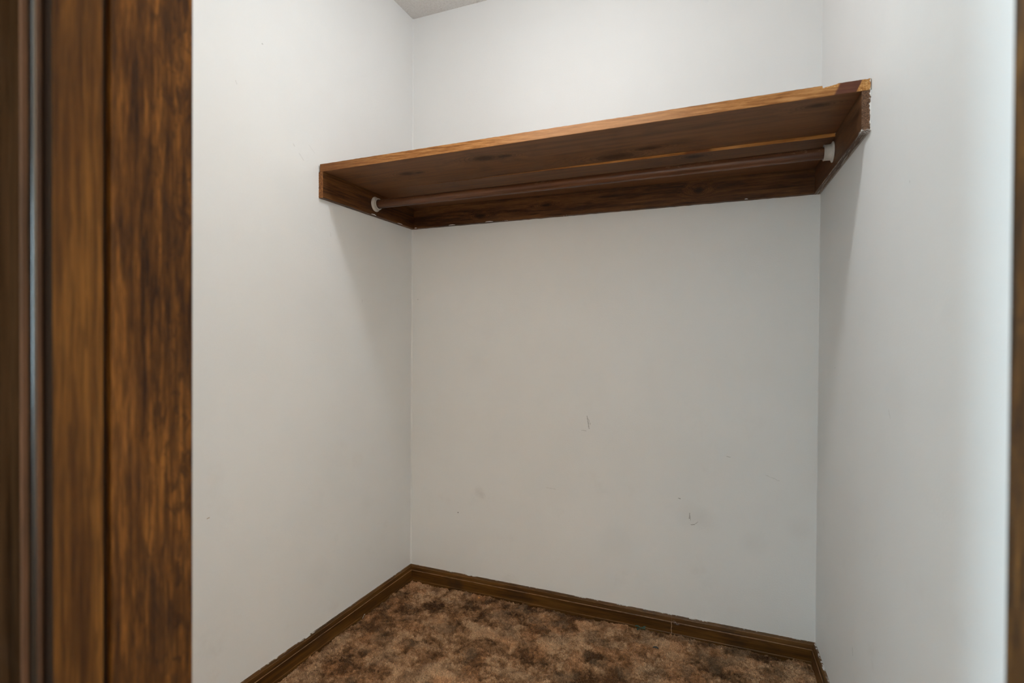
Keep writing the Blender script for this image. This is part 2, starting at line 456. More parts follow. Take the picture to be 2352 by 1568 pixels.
MAT_BASE_R = wood_material('stained_baseboard_right', 'd', **BW, grain=60, rough=.45, blotch=.4, bump=.12, extra=base_extra(.0055, 6), coat=.1)

def along(pf, n, prof, name, mat, par=None):
    """sweep prof along pf(t, off, z) -> point with n+1 stations"""
    V, F = [], []
    k = len(prof)
    for i in range(n + 1):
        for (o, z) in prof: V.append(pf(i / n, o, z))
    for i in range(n):
        for a in range(k):
            b = (a + 1) % k
            F.append((i * k + a, i * k + b, (i + 1) * k + b, (i + 1) * k + a))
    F += [tuple(range(k))[::-1], tuple(range(n * k, n * k + k))]
    return mesh(name, V, F, mat, par)
SCARF = 1.099
bb = tag(empty('baseboard_back'), kind='structure')
jz = [random.uniform(-.0005, .0005) for _ in range(200)]
def pf_a(t, o, z):
    x = o + (SCARF - .00015 - o) * t
    return P(x, o, z + (jz[int(t * 90)] if z > .06 else 0))
def pf_b(t, o, z):
    x = SCARF + .00015 + (WID - o - SCARF - .00015) * t
    return P(x, o, z + (jz[100 + int(t * 60)] if z > .06 else 0))
along(pf_a, 90, BASE_PROF, 'board', MAT_BASE_X, bb)
along(pf_b, 60, BASE_PROF, 'board', MAT_BASE_X, bb)
# pale filler squeezed out of the joint, below the second bead
g = G('joint_filler'); MAT_FILL = g.fin((.52, .36, .235), .7, g.bump(g.noise(g.co, 300, 2), .5, .001))
V, F = [], []
for i in range(13):
    z = .001 + .0425 * i / 12
    w = .0011 + .0005 * math.sin(i * 1.9); xx = SCARF + .0007 * math.sin(i * .9)
    o = .0130
    V += [P(xx - w, .010, z), P(xx - w * .6, o + .0003, z), P(xx + w * .6, o + .0003, z), P(xx + w, .010, z)]
for i in range(12):
    for a in range(4):
        b = (a + 1) % 4
        F.append((i * 4 + a, i * 4 + b, i * 4 + 4 + b, i * 4 + 4 + a))
F += [(0, 1, 2, 3), (48, 51, 50, 49)]
mesh('joint_filler', V, F, MAT_FILL, bb)
def pf_l(t, o, z):
    d = o + (DF0 - .001 - o) * t
    return P(xl(d) + o, d, z + (jz[int(t * 110)] if z > .06 else 0))
def pf_r(t, o, z):
    d = o + (DF0 - .001 - o) * t
    return P(xr(d) - o, d, z + (jz[80 + int(t * 110)] if z > .06 else 0))
tag(along(pf_l, 110, BASE_PROF, 'baseboard_left', MAT_BASE_L), kind='structure')
tag(along(pf_r, 110, BASE_PROF, 'baseboard_right', MAT_BASE_R), kind='structure')

# ---------------------------------------------------------------- closet lamp (above the frame) and bedroom lamp
def emit(name, col, e):
    g = G(name)
    em = g.t.nodes.new('ShaderNodeEmission'); em.inputs[0].default_value = (*col, 1); em.inputs[1].default_value = e
    g.t.links.new(em.outputs[0], g.out.inputs[0]); return g.m
g = G('porcelain'); MAT_PORC = g.fin((.8, .79, .76), .25)
def lathe(prof, seg, c, axis='z'):
    V, F = [], []
    for (r, h) in prof:
        for i in range(seg):
            a = 2 * math.pi * i / seg
            q = (r * math.cos(a), r * math.sin(a), h)
            if axis == 'x': q = (h, r * math.cos(a), r * math.sin(a))
            V.append((c[0] + q[0], c[1] + q[1], c[2] + q[2]))
    for k in range(len(prof) - 1):
        for i in range(seg):
            j = (i + 1) % seg
            F.append((k * seg + i, k * seg + j, (k + 1) * seg + j, (k + 1) * seg + i))
    return V, F
def lamp(name, pos, r, e, col, label):
    t = tag(empty(name), label, 'lamp')
    c = P(pos[0], pos[1], 0)
    v, f = lathe([(0.0001, H), (.055, H), (.055, H - .012), (.03, H - .03), (.022, H - .045), (.006, H - .050), (.006, pos[2] + r * .95 + .030), (.019, pos[2] + r * .95 + .026), (.019, pos[2] + r * .95), (.0001, pos[2] + r * .95)], 28, c)
    mesh('lamp_holder', v, f, MAT_PORC, t, True)
    k = 12
    zc = pos[2]
    prof = [(max(.0001, r * math.sin(math.pi * i / k)), zc - r * math.cos(math.pi * i / k)) for i in range(k + 1)]
    prof[-1] = (.016, zc + r * .95); prof.append((.014, zc + r * .95 + .004))
    v, f = lathe(prof, 24, c)
    mesh('bulb', v, f, emit(name + '_glow', col, e), t, True)
lamp('ceiling_lamp', LAMP_POS, LAMP_R, LAMP_E, (.92, .97, 1.0), 'bare white bulb hanging from the closet ceiling')

# ================================================================ SHELF
def zcl(x): return 1.5269 + .0059 * x / WID         # cleat bottom
def zbs(x): return 1.6143 + .0093 * x / WID         # cleat top / shelf underside
SD = .558
shelf = tag(empty('closet_shelf'),
            'dark brown stained wooden closet shelf of two boards fixed across the back wall', 'shelf')

def paint_left(g, col, rgh):      # left cleat: specks of wall paint on the lower edge, pale raw front end
    n = g.noise(g.co, 34, 4, .7)
    lim = g.add(1.5262, g.mul(g.step(n, .74, .84), .0036))
    p = g.step(g.sub(g.z, lim), -.0005, .0005, 1, 0)
    p = g.mul(p, g.step(g.d, .02, .04))
    col = g.mix(g.mul(p, g.step(n, .52, .6)), col, WHITE_PAINT)
    endg = g.step(g.d, .5575, .5579)
    sp = g.noise(g.vmath('MULTIPLY', g.co, (1, 1, .35)), 420, 3, .7)
    raw = g.ramp(sp, [(.35, (.10, .034, .008)), (.5, (.23, .085, .020)), (.7, (.40, .17, .05))])
    col = g.mix(endg, col, raw)
    e2 = g.mul(endg, g.step(g.add(g.sub(g.x, xl(SD)), g.mul(g.noise(g.co, 260, 3), -.008)), -.0022, -.0032))
    return g.mix(e2, col, WHITE_PAINT), rgh
def paint_right(g, col, rgh):     # right cleat: thick brushed wall paint along the wall side
    q = g.sub(g.add(WID, g.mul(g.d, .023)), g.x)
    n = g.noise(g.vmath('MULTIPLY', g.co, (1, 1, .55)), 230, 3, .6, .6)
    endf = g.step(g.d, .5572, .5578)
    sw = g.noise(g.vmath('ADD', g.co, (0, 0, g.m and 1.3)), 260, 4, .7, 1.6)
    raw = g.ramp(sw, [(.38, (.055, .026, .013)), (.52, (.15, .075, .038)), (.68, (.30, .17, .095))])
    col = g.mix(endf, col, raw)
    p_end = g.step(g.sub(q, g.add(-.0042, g.mul(n, .0142))), -.0005, .0005, 1, 0)
    low = g.sub(g.z, g.add(1.5284, g.mul(g.noise(g.co, 180, 3, .6), .0075)))
    p_end = g.math('MAXIMUM', p_end, g.step(low, -.0006, .0006, 1, 0))
    col = g.mix(g.mul(endf, p_end), col, (.84, .82, .79))
    # bottom face: streaky half worn paint running along the cleat
    botf = g.step(g.z, 1.5336, 1.5342, 1, 0)
    st = g.noise(g.vmath('MULTIPLY', g.co, (1, .03, 1)), 330, 3, .55)
    p_bot = g.math('MAXIMUM', g.step(st, .50, .60), g.step(g.sub(q, g.add(.001, g.mul(g.noise(g.co, 60, 4), .006))), -.0004, .0004, 1, 0))
    col = g.mix(g.mul(botf, g.mul(p_bot, .62)), col, (.50, .46, .41))
    near = g.mul(g.step(g.d, .525, .552), g.step(g.add(g.sub(g.z, 1.533), g.mul(g.noise(g.co, 150, 3), -.010)), -.0012, -.002))
    near = g.mul(near, g.step(g.noise(g.co, 240, 3, .7, .8), .47, .55))
    return g.mix(near, col, (.80, .78, .75)), rgh
def paint_back(g, col, rgh):
    n = g.noise(g.co, 22, 5, .75)
    lim = g.add(g.add(1.5260, g.mul(g.x, .0038)), g.mul(g.step(n, .62, .74), .0040))
    p = g.step(g.sub(g.z, lim), -.0005, .0005, 1, 0)
    return g.mix(g.mul(p, g.step(n, .55, .6)), col, WHITE_PAINT), rgh

CL = dict(dark=(.038, .013, .0035), mid=(.105, .040, .0105), light=(.185, .075, .022))
MAT_CL_L = wood_material('stained_cleat_left', 'd', **CL, grain=125, rough=.5, blotch=.35, bump=.3, extra=paint_left)
MAT_CL_R = wood_material('stained_cleat_right', 'd', dark=(.050, .020, .007), mid=(.105, .046, .019), light=(.165, .078, .034), grain=110, rough=.5, blotch=.35, bump=.3, extra=paint_right, seed=1.1)
MAT_CL_B = wood_material('stained_cleat_back', 'x', **CL, grain=120, stretch=.06, rough=.5, blotch=.3, bump=.3, extra=paint_back,
                         knots=[(1.178, 1.577, .011, 1.5), (.335, 1.556, .007, 3.6), (.62, 1.575, .006, 4.0)], knot_axes='xz', seed=2.7)

def cleat_side(xw, sgn, x_at, mat, name, top_drop=0.0005):
    n = 40
    V, F = [], []
    for i in range(n + 1):
        d = .0003 + (SD - .0003) * i / n
        a = xw(d) + sgn * .0004; b = xw(d) + sgn * .019
        j = random.uniform(-.0005, .0005); j2 = random.uniform(-.0004, .0004)
        zt = zbs(x_at) - top_drop; zb = zcl(x_at)
        V += [P(a, d, zb + j * .5), P(b - sgn * .0012, d, zb + j), P(b, d, zb + .0014 + j), P(b, d, zt - .0012), P(b - sgn * .0012, d, zt), P(a, d, zt)]
    for i in range(n):
        for q in range(6):
            F.append((i * 6 + q, i * 6 + (q + 1) % 6, i * 6 + 6 + (q + 1) % 6, i * 6 + 6 + q))
    F += [tuple(range(6))[::-1], tuple(range(n * 6, n * 6 + 6))]
    return mesh(name, V, F, mat, shelf)
c1 = cleat_side(xl, 1, 0, MAT_CL_L, 'cleat'); c1['label'] = 'left cleat with a raw orange sawn front end'
c2 = cleat_side(xr, -1, WID, MAT_CL_R, 'cleat'); c2['label'] = 'right cleat with white wall paint brushed along its edges'
V, F = [], []
n = 90
for i in range(n + 1):
    x = .0196 + (WID - .0192 - .0196) * i / n
    j = random.uniform(-.0006, .0006)
    zb = zcl(x) + j; zt = 1.6134
    V += [P(x, .0004, zb), P(x, .0178, zb), P(x, .019, zb + .0014), P(x, .019, zt), P(x, .0004, zt)]
for i in range(n):
    for q in range(5):
        F.append((i * 5 + q, i * 5 + (q + 1) % 5, i * 5 + 5 + (q + 1) % 5, i * 5 + 5 + q))
F += [tuple(range(5))[::-1], tuple(range(n * 5, n * 5 + 5))]
mesh('cleat', V, F, MAT_CL_B, shelf)['label'] = 'back cleat with a round knot'

# ---- boards
def edge_front(g, col, rgh):
    """front edge: worn to pale orange wood, purple stained stretch and fresh splinters by the right end"""
    n = g.noise(g.vmath('MULTIPLY', g.vmath('ADD', g.co, g.vec(0, 0, g.mul(g.x, .03))), (.07, 1, 1)), 190, 5, .7)
    big = g.noise(g.vmath('MULTIPLY', g.co, (.5, 1, 1)), 6, 3, .6)
    e = g.ramp(g.add(g.mul(n, .75), g.mul(big, .25)), [(.36, (.16, .062, .020)), (.48, (.36, .150, .046)), (.62, (.56, .275, .10))])
    pale = g.mul(g.step(g.math('ABSOLUTE', g.sub(g.x, .93)), .10, .38, 1, 0), .45)
    e = g.mix(pale, e, (.62, .36, .22))
    e = g.mix(g.mul(g.step(g.x, .02, .34, 1, 0), .75), e, (.17, .064, .022))
    u = g.add(g.x, g.mul(g.sub(g.z, 1.648), -.45))
    pur = g.mul(g.step(u, 1.4990, 1.5060), g.step(g.add(u, g.mul(g.sub(g.z, 1.648), 1.0)), 1.5440, 1.5452, 1, 0))
    e = g.mix(g.mul(pur, .9), e, (.105, .038, .030))
    spl = g.noise(g.vmath('MULTIPLY', g.co, (1, 1, 1)), 300, 3, .7, .8)
    fresh = g.mul(g.step(u, 1.5450, 1.5465), 1.0)
    e = g.mix(fresh, e, g.ramp(spl, [(.35, (.30, .11, .025)), (.6, (.62, .31, .10)), (.75, (.70, .48, .25))]))
    endp = g.step(g.sub(g.x, g.mul(g.noise(g.co, 200, 3), .010)), 1.5560, 1.5570)
    e = g.mix(g.mul(endp, .9), e, (.74, .70, .64))
    m = g.step(g.d, SD - .0012, SD - .0004)
    # splintered notch on the top arris shows bare wood too
    nt = g.mul(g.mul(g.step(g.x, 1.464, 1.469), g.step(g.x, 1.496, 1.502, 1, 0)), g.step(g.d, SD - .012, SD - .009))
    nt = g.mul(nt, g.step(g.z, 1.6395, 1.6420))
    m2 = g.math('MAXIMUM', m, nt)
    e = g.mix(nt, e, g.ramp(spl, [(.35, (.34, .13, .03)), (.6, (.66, .34, .115)), (.75, (.74, .50, .26))]))
    return g.mix(m2, col, e), rgh
UND = dict(dark=(.120, .052, .022), mid=(.215, .098, .044), light=(.290, .142, .068))
MAT_BRD_F = wood_material('stained_shelf_front', 'x', **UND, grain=55, stretch=.05, rough=.42, blotch=.30, blotch_col=(.055, .034, .022), bump=.15, extra=edge_front,
                          knots=[(.257, .433, .015, 2.0), (.30, .428, .008, 2.2), (.565, .474, .021, 1.8), (.63, .468, .012, 2.2), (.945, .336, .024, 2.4), (1.05, .372, .014, 2.8), (1.465, .51, .012, 2.2)], knot_axes='xd', spec=.12, soft=1.7)
def edge_rear(g, col, rgh):
    n = g.noise(g.vmath('MULTIPLY', g.co, (.06, 1, 1)), 110, 4, .65)
    e = g.ramp(n, [(.35, (.26, .095, .026)), (.5, (.50, .21, .055)), (.68, (.66, .32, .11))])
    e = g.mix(g.mul(g.step(g.math('ABSOLUTE', g.sub(g.x, 1.185)), .028, .045, 1, 0), .8), e, (.16, .05, .022))
    e = g.mix(g.step(g.x, .55, .95, 1, 0), e, col)
    return g.mix(g.step(g.d, .2987, .2995), col, e), rgh
MAT_BRD_R = wood_material('stained_shelf_rear', 'x', **UND, grain=60, stretch=.05, rough=.40, blotch=.25, blotch_col=(.05, .03, .02), bump=.15, extra=edge_rear,
                          knots=[(1.174, .270, .014, 2.0), (.862, .164, .006, 2.2)], knot_axes='xd', seed=5.2, spec=.12, soft=1.7)

TH = .0261
def front_board():
    xs = sorted(set(list(np.linspace(0, 1, 150)) + list(np.linspace(.93, 1, 130))))
    V, F = [], []
    k = 8
    d0, d1 = .3005, SD
    for t in xs:
        row = []
        xb = xl(d0) + .0045 + (xr(d0) - .004 - xl(d0) - .0045) * t
        xf = xl(d1) + .0065 + (xr(d1) - .0015 - xl(d1) - .0065) * t
        zb = zbs(xf); zt = zb + TH
        jt = random.uniform(-.00035, .00035); jb = random.uniform(-.0003, .0003)
        drop = 0.0; cut = 0.0
        if 1.4675 < xf < 1.4985:                      # splintered notch
            s = (xf - 1.4675) / .031
            drop = .0052 * (1 - s) ** .7 + random.uniform(-.0012, .0012) * (1 - s * .6)
            cut = .007 * (1 - s) + .002
        if xf > 1.5520:
            s = (xf - 1.552)
            drop = .0026 * math.exp(-((xf - 1.5555) / .0025) ** 2) + random.uniform(-.0004, .0004)
        if 1.015 < xf < 1.09:                         # small dents on the top arris
            drop += max(0, math.sin(xf * 310) * math.sin(xf * 97)) * .0016
        row = [(xb, d0, zb), (xf, d1 - .001, zb), (xf, d1, zb + .001 + jb),
               (xf, d1, zt - .0012 - max(drop, 0) + jt), (xf, d1 - .0012 - cut, zt + jt - max(drop, 0) * .35),
               (xf, d1 - .014, zt), (xb, d0 + .03, zt), (xb, d0, zt)]
        V += [P(*q) for q in row]
    m = len(xs)
    for i in range(m - 1):
        for q in range(k):
            F.append((i * k + q, i * k + (q + 1) % k, i * k + k + (q + 1) % k, i * k + k + q))
    F += [tuple(range(k))[::-1], tuple(range((m - 1) * k, m * k))]
    return mesh('shelf_board', V, F, MAT_BRD_F, shelf)
front_board()['label'] = 'front shelf board with a worn pale front edge'
def rear_board():
    V, F = [], []
    n = 120; k = 6
    d0, d1 = .0015, .3001
    for i in range(n + 1):
        t = i / n
        row = []
        x0 = .0035 + (WID - .01905 - .0035) * t
        x1 = xl(d1) + .0035 + (xr(d1) - .01905 - xl(d1) - .0035) * t
        zb = 1.6146 - .0008 * t
        j = random.uniform(-.0004, .0004)
        row = [(x0, d0, zb), (x1, d1 - .001, zb), (x1, d1, zb + .001 + j), (x1, d1, zb + .018), (x1, d1 - .001, zb + .019), (x0, d0, zb + .019)]
        V += [P(*q) for q in row]
    for i in range(n):
        for q in range(k):
            F.append((i * k + q, i * k + (q + 1) % k, i * k + k + (q + 1) % k, i * k + k + q))
    F += [tuple(range(k))[::-1], tuple(range(n * k, n * k + k))]
    return mesh('shelf_board', V, F, MAT_BRD_R, shelf)
rear_board()['label'] = 'rear shelf board sitting slightly lower at its right end'

# ---- rod sockets
g = G('white_plastic')
MAT_SOCK = g.fin(g.mix(g.step(g.noise(g.co, 60, 3), .4, .7), (.56, .515, .455), (.64, .59, .53)), .45)
SL = (xl(.278) + .0192, .278, 1.570)
SR = (xr(.273) - .0192, .273, 1.581)
def socket(c, sgn, ln):
    pr = [(.0001, 0), (.0280, 0), (.0285, .0010), (.0278, .0026), (.0232, .0040), (.0218, .0060), (.0214, ln - .0016), (.0222, ln - .0008), (.0220, ln),
          (.0180, ln), (.0174, ln - .001), (.0172, .0035), (.0001, .0035)]
    v, f = lathe([(r, sgn * h) for r, h in pr], 40, P(*c), 'x')
    return mesh('rod_socket', v, f, MAT_SOCK, shelf, True)
socket(SL, 1, .016); socket(SR, -1, .023)

# ---- rod
def rod_wear(g, col, rgh):
    n = g.noise(g.vmath('MULTIPLY', g.co, (.35, 1, 1)), 170, 4, .75, .5)
    m = g.mul(g.step(n, .555, .64), g.step(g.noise(g.co, 9, 3), .36, .56))
    m = g.mul(m, g.step(g.sub(g.z, g.add(1.569, g.mul(g.x, .0072))), .000, .005))
    return g.mix(g.mul(m, .6), col, (.36, .22, .14)), rgh
MAT_ROD = wood_material('stained_rod', 'x', (.070, .026, .011), (.125, .049, .022), (.185, .080, .039), grain=120, stretch=.03, rough=.36,
                        blotch=.25, blotch_col=(.05, .024, .015), bump=.15, extra=rod_wear, coat=.15)
def rod():
    V, F = [], []
    n, s, r = 60, 36, .0162
    for i in range(n + 1):
        t = i / n
        x = SL[0] + .0045 + (SR[0] - SL[0] - .009) * t
        d = SL[1] + (SR[1] - SL[1]) * t; z = SL[2] - .0008 + (SR[2] - SL[2]) * t - .0012 * math.sin(math.pi * t)
        for q in range(s):
            a = 2 * math.pi * q / s
            V.append(P(x, d + r * math.cos(a), z + r * math.sin(a)))
    for i in range(n):
        for q in range(s):
            F.append((i * s + q, i * s + (q + 1) % s, (i + 1) * s + (q + 1) % s, (i + 1) * s + q))
    F += [tuple(range(s))[::-1], tuple(range(n * s, n * s + s))]
    o = mesh('closet_rod', V, F, MAT_ROD, None, True)
    return o
tag(rod(), 'reddish brown wooden clothes rod held in white sockets under the closet shelf', 'clothes rod')

# flakes of dried wall paint caught on the lower edges of the cleats
g = G('dried_paint'); MAT_FLAKE = g.fin(g.mix(g.noise(g.co, 200, 2), (.72, .70, .66), (.84, .82, .79)), .6)
def flake_on(origin, du, dn, dz, ln, hgt, parent, name='paint_flake'):
    """a thin ragged sliver: runs ln along du, rises hgt along dz, thickness along dn"""
    k = 9; V, F = [], []
    for i in range(k):
        t = i / (k - 1)
        h = hgt * math.sin(math.pi * (.06 + .88 * t)) * random.uniform(.55, 1.0)
        base = [origin[q] + du[q] * ln * (t - .5) for q in range(3)]
        for (hh, nn) in ((-.0008, 0), (-.0008, .0007), (h, .0007), (h, 0)):
            V.append(P(*[base[q] + dz[q] * hh + dn[q] * nn for q in range(3)]))
    for i in range(k - 1):
        for q in range(4):
            F.append((i * 4 + q, i * 4 + (q + 1) % 4, i * 4 + 4 + (q + 1) % 4, i * 4 + 4 + q))
    F += [(0, 1, 2, 3), ((k - 1) * 4 + 3, (k - 1) * 4 + 2, (k - 1) * 4 + 1, (k - 1) * 4)]
    return mesh(name, V, F, MAT_FLAKE, parent)
for (d, l, h) in ((.289, .030, .0032), (.118, .034, .0022)):
    flake_on((xl(d) + .0189, d, zcl(0) + .001), (-.0211, 1, 0), (1, 0, 0), (0, 0, 1), l, h, shelf)
for (x, l, h) in ((.206, .030, .0026), (.377, .034, .0026), (1.33, .010, .002), (.03, .012, .003)):
    flake_on((x, .0189, zcl(x) + .001), (1, 0, 0), (0, 1, 0), (0, 0, 1), l, h, shelf)

# ================================================================ CARPET PILE
def vnoise(x, y, s, seed):
    r = np.random.default_rng(seed); n = 256
    tab = r.random((n, n)).astype(np.float32)
    X = x / s + 57.3; Y = y / s + 31.7
    xi = np.floor(X).astype(int); yi = np.floor(Y).astype(int)
    fx = (X - xi); fy = (Y - yi)
    fx = fx * fx * fx * (fx * (fx * 6 - 15) + 10); fy = fy * fy * fy * (fy * (fy * 6 - 15) + 10)
    a = tab[xi % n, yi % n]; b = tab[(xi + 1) % n, yi % n]; c = tab[xi % n, (yi + 1) % n]; d = tab[(xi + 1) % n, (yi + 1) % n]
    return (a * (1 - fx) + b * fx) * (1 - fy) + (c * (1 - fx) + d * fx) * fy
def sst(x, a, b):
    t = np.clip((x - a) / (b - a), 0, 1); return t * t * (3 - 2 * t)
def wx(x, y): return x + .030 * (vnoise(x, y, .05, 1) - .5) + .012 * (vnoise(x, y, .018, 2) - .5)
def wy(x, y): return y + .030 * (vnoise(x, y, .05, 3) - .5) + .012 * (vnoise(x, y, .018, 4) - .5)
def groove(x, y):
    X, Y = x + .030 * (vnoise(x, y, .05, 1) - .5), y + .030 * (vnoise(x, y, .05, 3) - .5)
    g1 = np.abs(vnoise(X, Y * 1.35, .055, 5) - .5)
    on = sst(vnoise(x, y, .060, 6), .50, .60)
    a = sst(-g1, -.028, -.008) * on
    g2 = np.abs(vnoise(X, Y, .026, 7) - .5)
    on2 = sst(vnoise(x, y, .03, 8), .55, .70)
    return np.maximum(a, .8 * sst(-g2, -.034, -.012) * on2)
def height(x, y):
    h = .007 * (vnoise(wx(x, y), wy(x, y), .050, 9) - .5) + .006 * (vnoise(x, y, .020, 10) - .5) + .003 * (vnoise(x, y, .008, 12) - .5)
    h = h + .0055 * (vnoise(x, y, .0065, 13) - .5)
    return h - .0115 * groove(x, y)
def colour(x, y, rnd):
    X, Y = wx(x, y), wy(x, y)
    t = .42 * vnoise(X, Y, .075, 20) + .33 * vnoise(X, Y, .032, 21) + .25 * vnoise(X, Y, .16, 22)
    t = t + .26 * (vnoise(x, y, .0075, 25) - .5) + .16 * (vnoise(x, y, .016, 26) - .5)
    t = np.clip((t - .25) / .50, 0, 1)
    red = sst(vnoise(X, Y, .06, 23), .50, .80)
    gry = sst(vnoise(X, Y, .045, 24), .55, .85)
    dark = np.array((.090, .039, .014)); mid = np.array((.330, .172, .080)); lite = np.array((.60, .380, .220))
    c = np.where(t[:, None] < .5, dark + (mid - dark) * (t[:, None] * 2), mid + (lite - mid) * (t[:, None] * 2 - 1))
    c = c * (1 - red[:, None] * .4) + np.array((.52, .230, .090)) * (red * .4 * (.40 + .75 * t))[:, None]
    c = c * (1 - gry[:, None] * .30) + np.array((.27, .19, .12)) * (gry * .30)[:, None]
    return c * (.55 + .95 * rnd)[:, None]

g = G('carpet_yarn')
at = g.t.nodes.new('ShaderNodeAttribute'); at.attribute_name = 'yarn'
g.fin(at.outputs['Color'], .9, spec=.15)
g.b.inputs['Sheen Weight'].default_value = .25; g.b.inputs['Sheen Roughness'].default_value = .5
g.b.inputs['Sheen Tint'].default_value = (.75, .55, .42, 1)
MAT_YARN = g.m

def fast_mesh(name, V, F3, C, mat):
    me = bpy.data.meshes.new(name)
    me.vertices.add(len(V)); me.vertices.foreach_set('co', V.astype(np.float32).ravel())
    me.loops.add(F3.size); me.loops.foreach_set('vertex_index', F3.astype(np.int32).ravel())
    me.polygons.add(len(F3))
    me.polygons.foreach_set('loop_start', np.arange(0, F3.size, 3, dtype=np.int32))
    me.polygons.foreach_set('loop_total', np.full(len(F3), 3, dtype=np.int32))
    a = me.color_attributes.new('yarn', 'FLOAT_COLOR', 'POINT')
    a.data.foreach_set('color', np.c_[C, np.ones(len(C))].astype(np.float32).ravel())
    me.update(); me.validate()
    return link(name, me, mat)

def pile():
    def lim(d, m): return np.where(d < DF0, -.0211 * d + m, JL + .003), np.where(d < DF0, WID + .023 * d - m, JR - .003)
    S = lambda X, Y, Z: np.stack([X, -Y, Z], 1)
    VV, FF, CC = [], [], []; off = 0
    # tufted body of the pile: a fine uneven surface
    for (nx, ny, a0, a1) in ((860, 560, .0142, .97), (260, 130, .97, 1.7150)):
        u = np.linspace(0, 1, nx); vv = np.linspace(a0, a1, ny)
        UU, DD = np.meshgrid(u, vv, indexing='ij'); UU = UU.ravel(); DD = DD.ravel()
        lo, hi = lim(DD, .0142)
        X = lo + (hi - lo) * UU
        inner = (UU > 0) & (UU < 1) & (DD > a0) & (DD < a1)
        X = X + inner * rng.normal(0, .0006, len(X)); DJ = DD + inner * rng.normal(0, .0006, len(X))
        gz = height(X, DJ) - .0022 + .0030 * (vnoise(X, DJ, .0042, 30) - .5) + rng.normal(0, .0007, len(X))
        VV.append(S(X, DJ, gz)); CC.append(colour(X, DJ, np.clip(rng.normal(.42, .22, len(X)), 0, 1)))
        a = (np.arange(nx - 1)[:, None] * ny + np.arange(ny - 1)[None]).ravel()
        FF.append(np.concatenate([np.stack([a, a + ny, a + ny + 1], 1), np.stack([a, a + ny + 1, a + 1], 1)]) + off)
        off += nx * ny
    # yarn ends standing out of it
    pts = []
    for (n, dmin, dmax) in ((300000, .0142, .97), (40000, .97, 1.70)):
        pd = dmin + (dmax - dmin) * rng.random(n); lo, hi = lim(pd, .0150)
        pts.append(np.c_[lo + (hi - lo) * rng.random(n), pd])
    Q = np.concatenate(pts); Q = Q[groove(Q[:, 0], Q[:, 1]) < .8]; n = len(Q); x, y = Q[:, 0], Q[:, 1]
    h = height(x, y) + .0030 * (vnoise(x, y, .0042, 30) - .5)
    C = colour(x, y, rng.random(n))
    ang = rng.random(n) * 2 * np.pi; lean = .0008 + .0032 * rng.random(n)
    clx = (vnoise(x, y, .03, 40) - .5) * .003; cly = (vnoise(x, y, .03, 41) - .5) * .003
    tx = x + np.cos(ang) * lean + clx; ty = np.maximum(y + np.sin(ang) * lean + cly, .0142)
    lo, hi = lim(ty, .0142); tx = np.clip(tx, lo, hi)
    top = h - .0006 + rng.normal(0, .0008, n)
    w = .0006 + .0005 * rng.random(n); b2 = rng.random(n) * np.pi
    wx_, wy_ = np.cos(b2) * w, np.sin(b2) * w
    zr = h - .0045
    V = np.stack([S(x - wx_, np.maximum(y - wy_, .0140), zr), S(x + wx_, np.maximum(y + wy_, .0140), zr),
                  S(tx - wx_ * .7, np.maximum(ty - wy_ * .7, .0140), top), S(tx + wx_ * .7, np.maximum(ty + wy_ * .7, .0140), top)], 1).reshape(-1, 3)
    i = np.arange(n)[:, None] * 4
    FF.append((i[:, :, None] + np.array([[0, 1, 3], [0, 3, 2]])[None]).reshape(-1, 3) + off)
    VV.append(V); CC.append(np.repeat(C, 4, axis=0))
    return fast_mesh('carpet_pile', np.concatenate(VV), np.concatenate(FF), np.concatenate(CC), MAT_YARN)
cp = pile()
cp['kind'] = 'stuff'
tag(cp, 'mottled brown and tan shag carpet pile with carved grooves', 'carpet')

# crumbs of ceiling texture around the visible corner
def ceiling_grit():
    n = 5200
    x = rng.random(n) * .75 + .001; d = rng.random(n) * .55 + .001
    r = .0010 + .0017 * rng.random(n) ** 1.5
    base = np.array([(1, 0, 0), (0, 1, 0), (-1, 0, 0), (0, -1, 0), (0, 0, -1)], float)
    rot = rng.random(n) * 1.57
    V = np.zeros((n, 5, 3))
    for k, b in enumerate(base):
        jr = r * (.75 + .5 * rng.random(n))
        V[:, k, 0] = x + (b[0] * np.cos(rot) - b[1] * np.sin(rot)) * jr * 1.3
        V[:, k, 1] = -d + (b[0] * np.sin(rot) + b[1] * np.cos(rot)) * jr * 1.3
        V[:, k, 2] = H + .0004 + b[2] * jr * 1.2
    V = V.reshape(-1, 3); V[:, 1] = np.minimum(V[:, 1], -.0002)
    F = (np.arange(n)[:, None, None] * 5 + np.array([[0, 1, 4], [1, 2, 4], [2, 3, 4], [3, 0, 4]])[None]).reshape(-1, 3)
    o = fast_mesh('ceiling_texture', V, F, np.ones((len(V), 3)), MAT_CEIL)
    o.parent = ceil; o['kind'] = 'stuff'
ceiling_grit()

# ================================================================ LITTLE THINGS ON THE CARPET
def leaf_verts(c, ang, ln, wd, tilt, curl, k=7):
    V, F = [], []
    ca, sa = math.cos(ang), math.sin(ang)
    for i in range(k + 1):
        t = i / k
        w = wd * math.sin(math.pi * min(1, .06 + .94 * t)) ** .8 * (1 - .25 * t) + .0006
        zc_ = c[2] + tilt * ln * t + curl * math.sin(math.pi * t)
        for (s, dz, th) in ((-1, .0022, 0), (0, 0, 0), (1, .0022, 0), (1, .0022, .0009), (0, 0, .0009), (-1, .0022, .0009)):
            px = c[0] + ca * ln * t - sa * s * w; pd = c[1] + sa * ln * t + ca * s * w
            V.append(P(px, pd, zc_ + dz + th))
    for i in range(k):
        for q in range(6): F.append((i * 6 + q, i * 6 + (q + 1) % 6, i * 6 + 6 + (q + 1) % 6, i * 6 + 6 + q))
    F += [tuple(range(6))[::-1], tuple(range(k * 6, k * 6 + 6))]
    return V, F
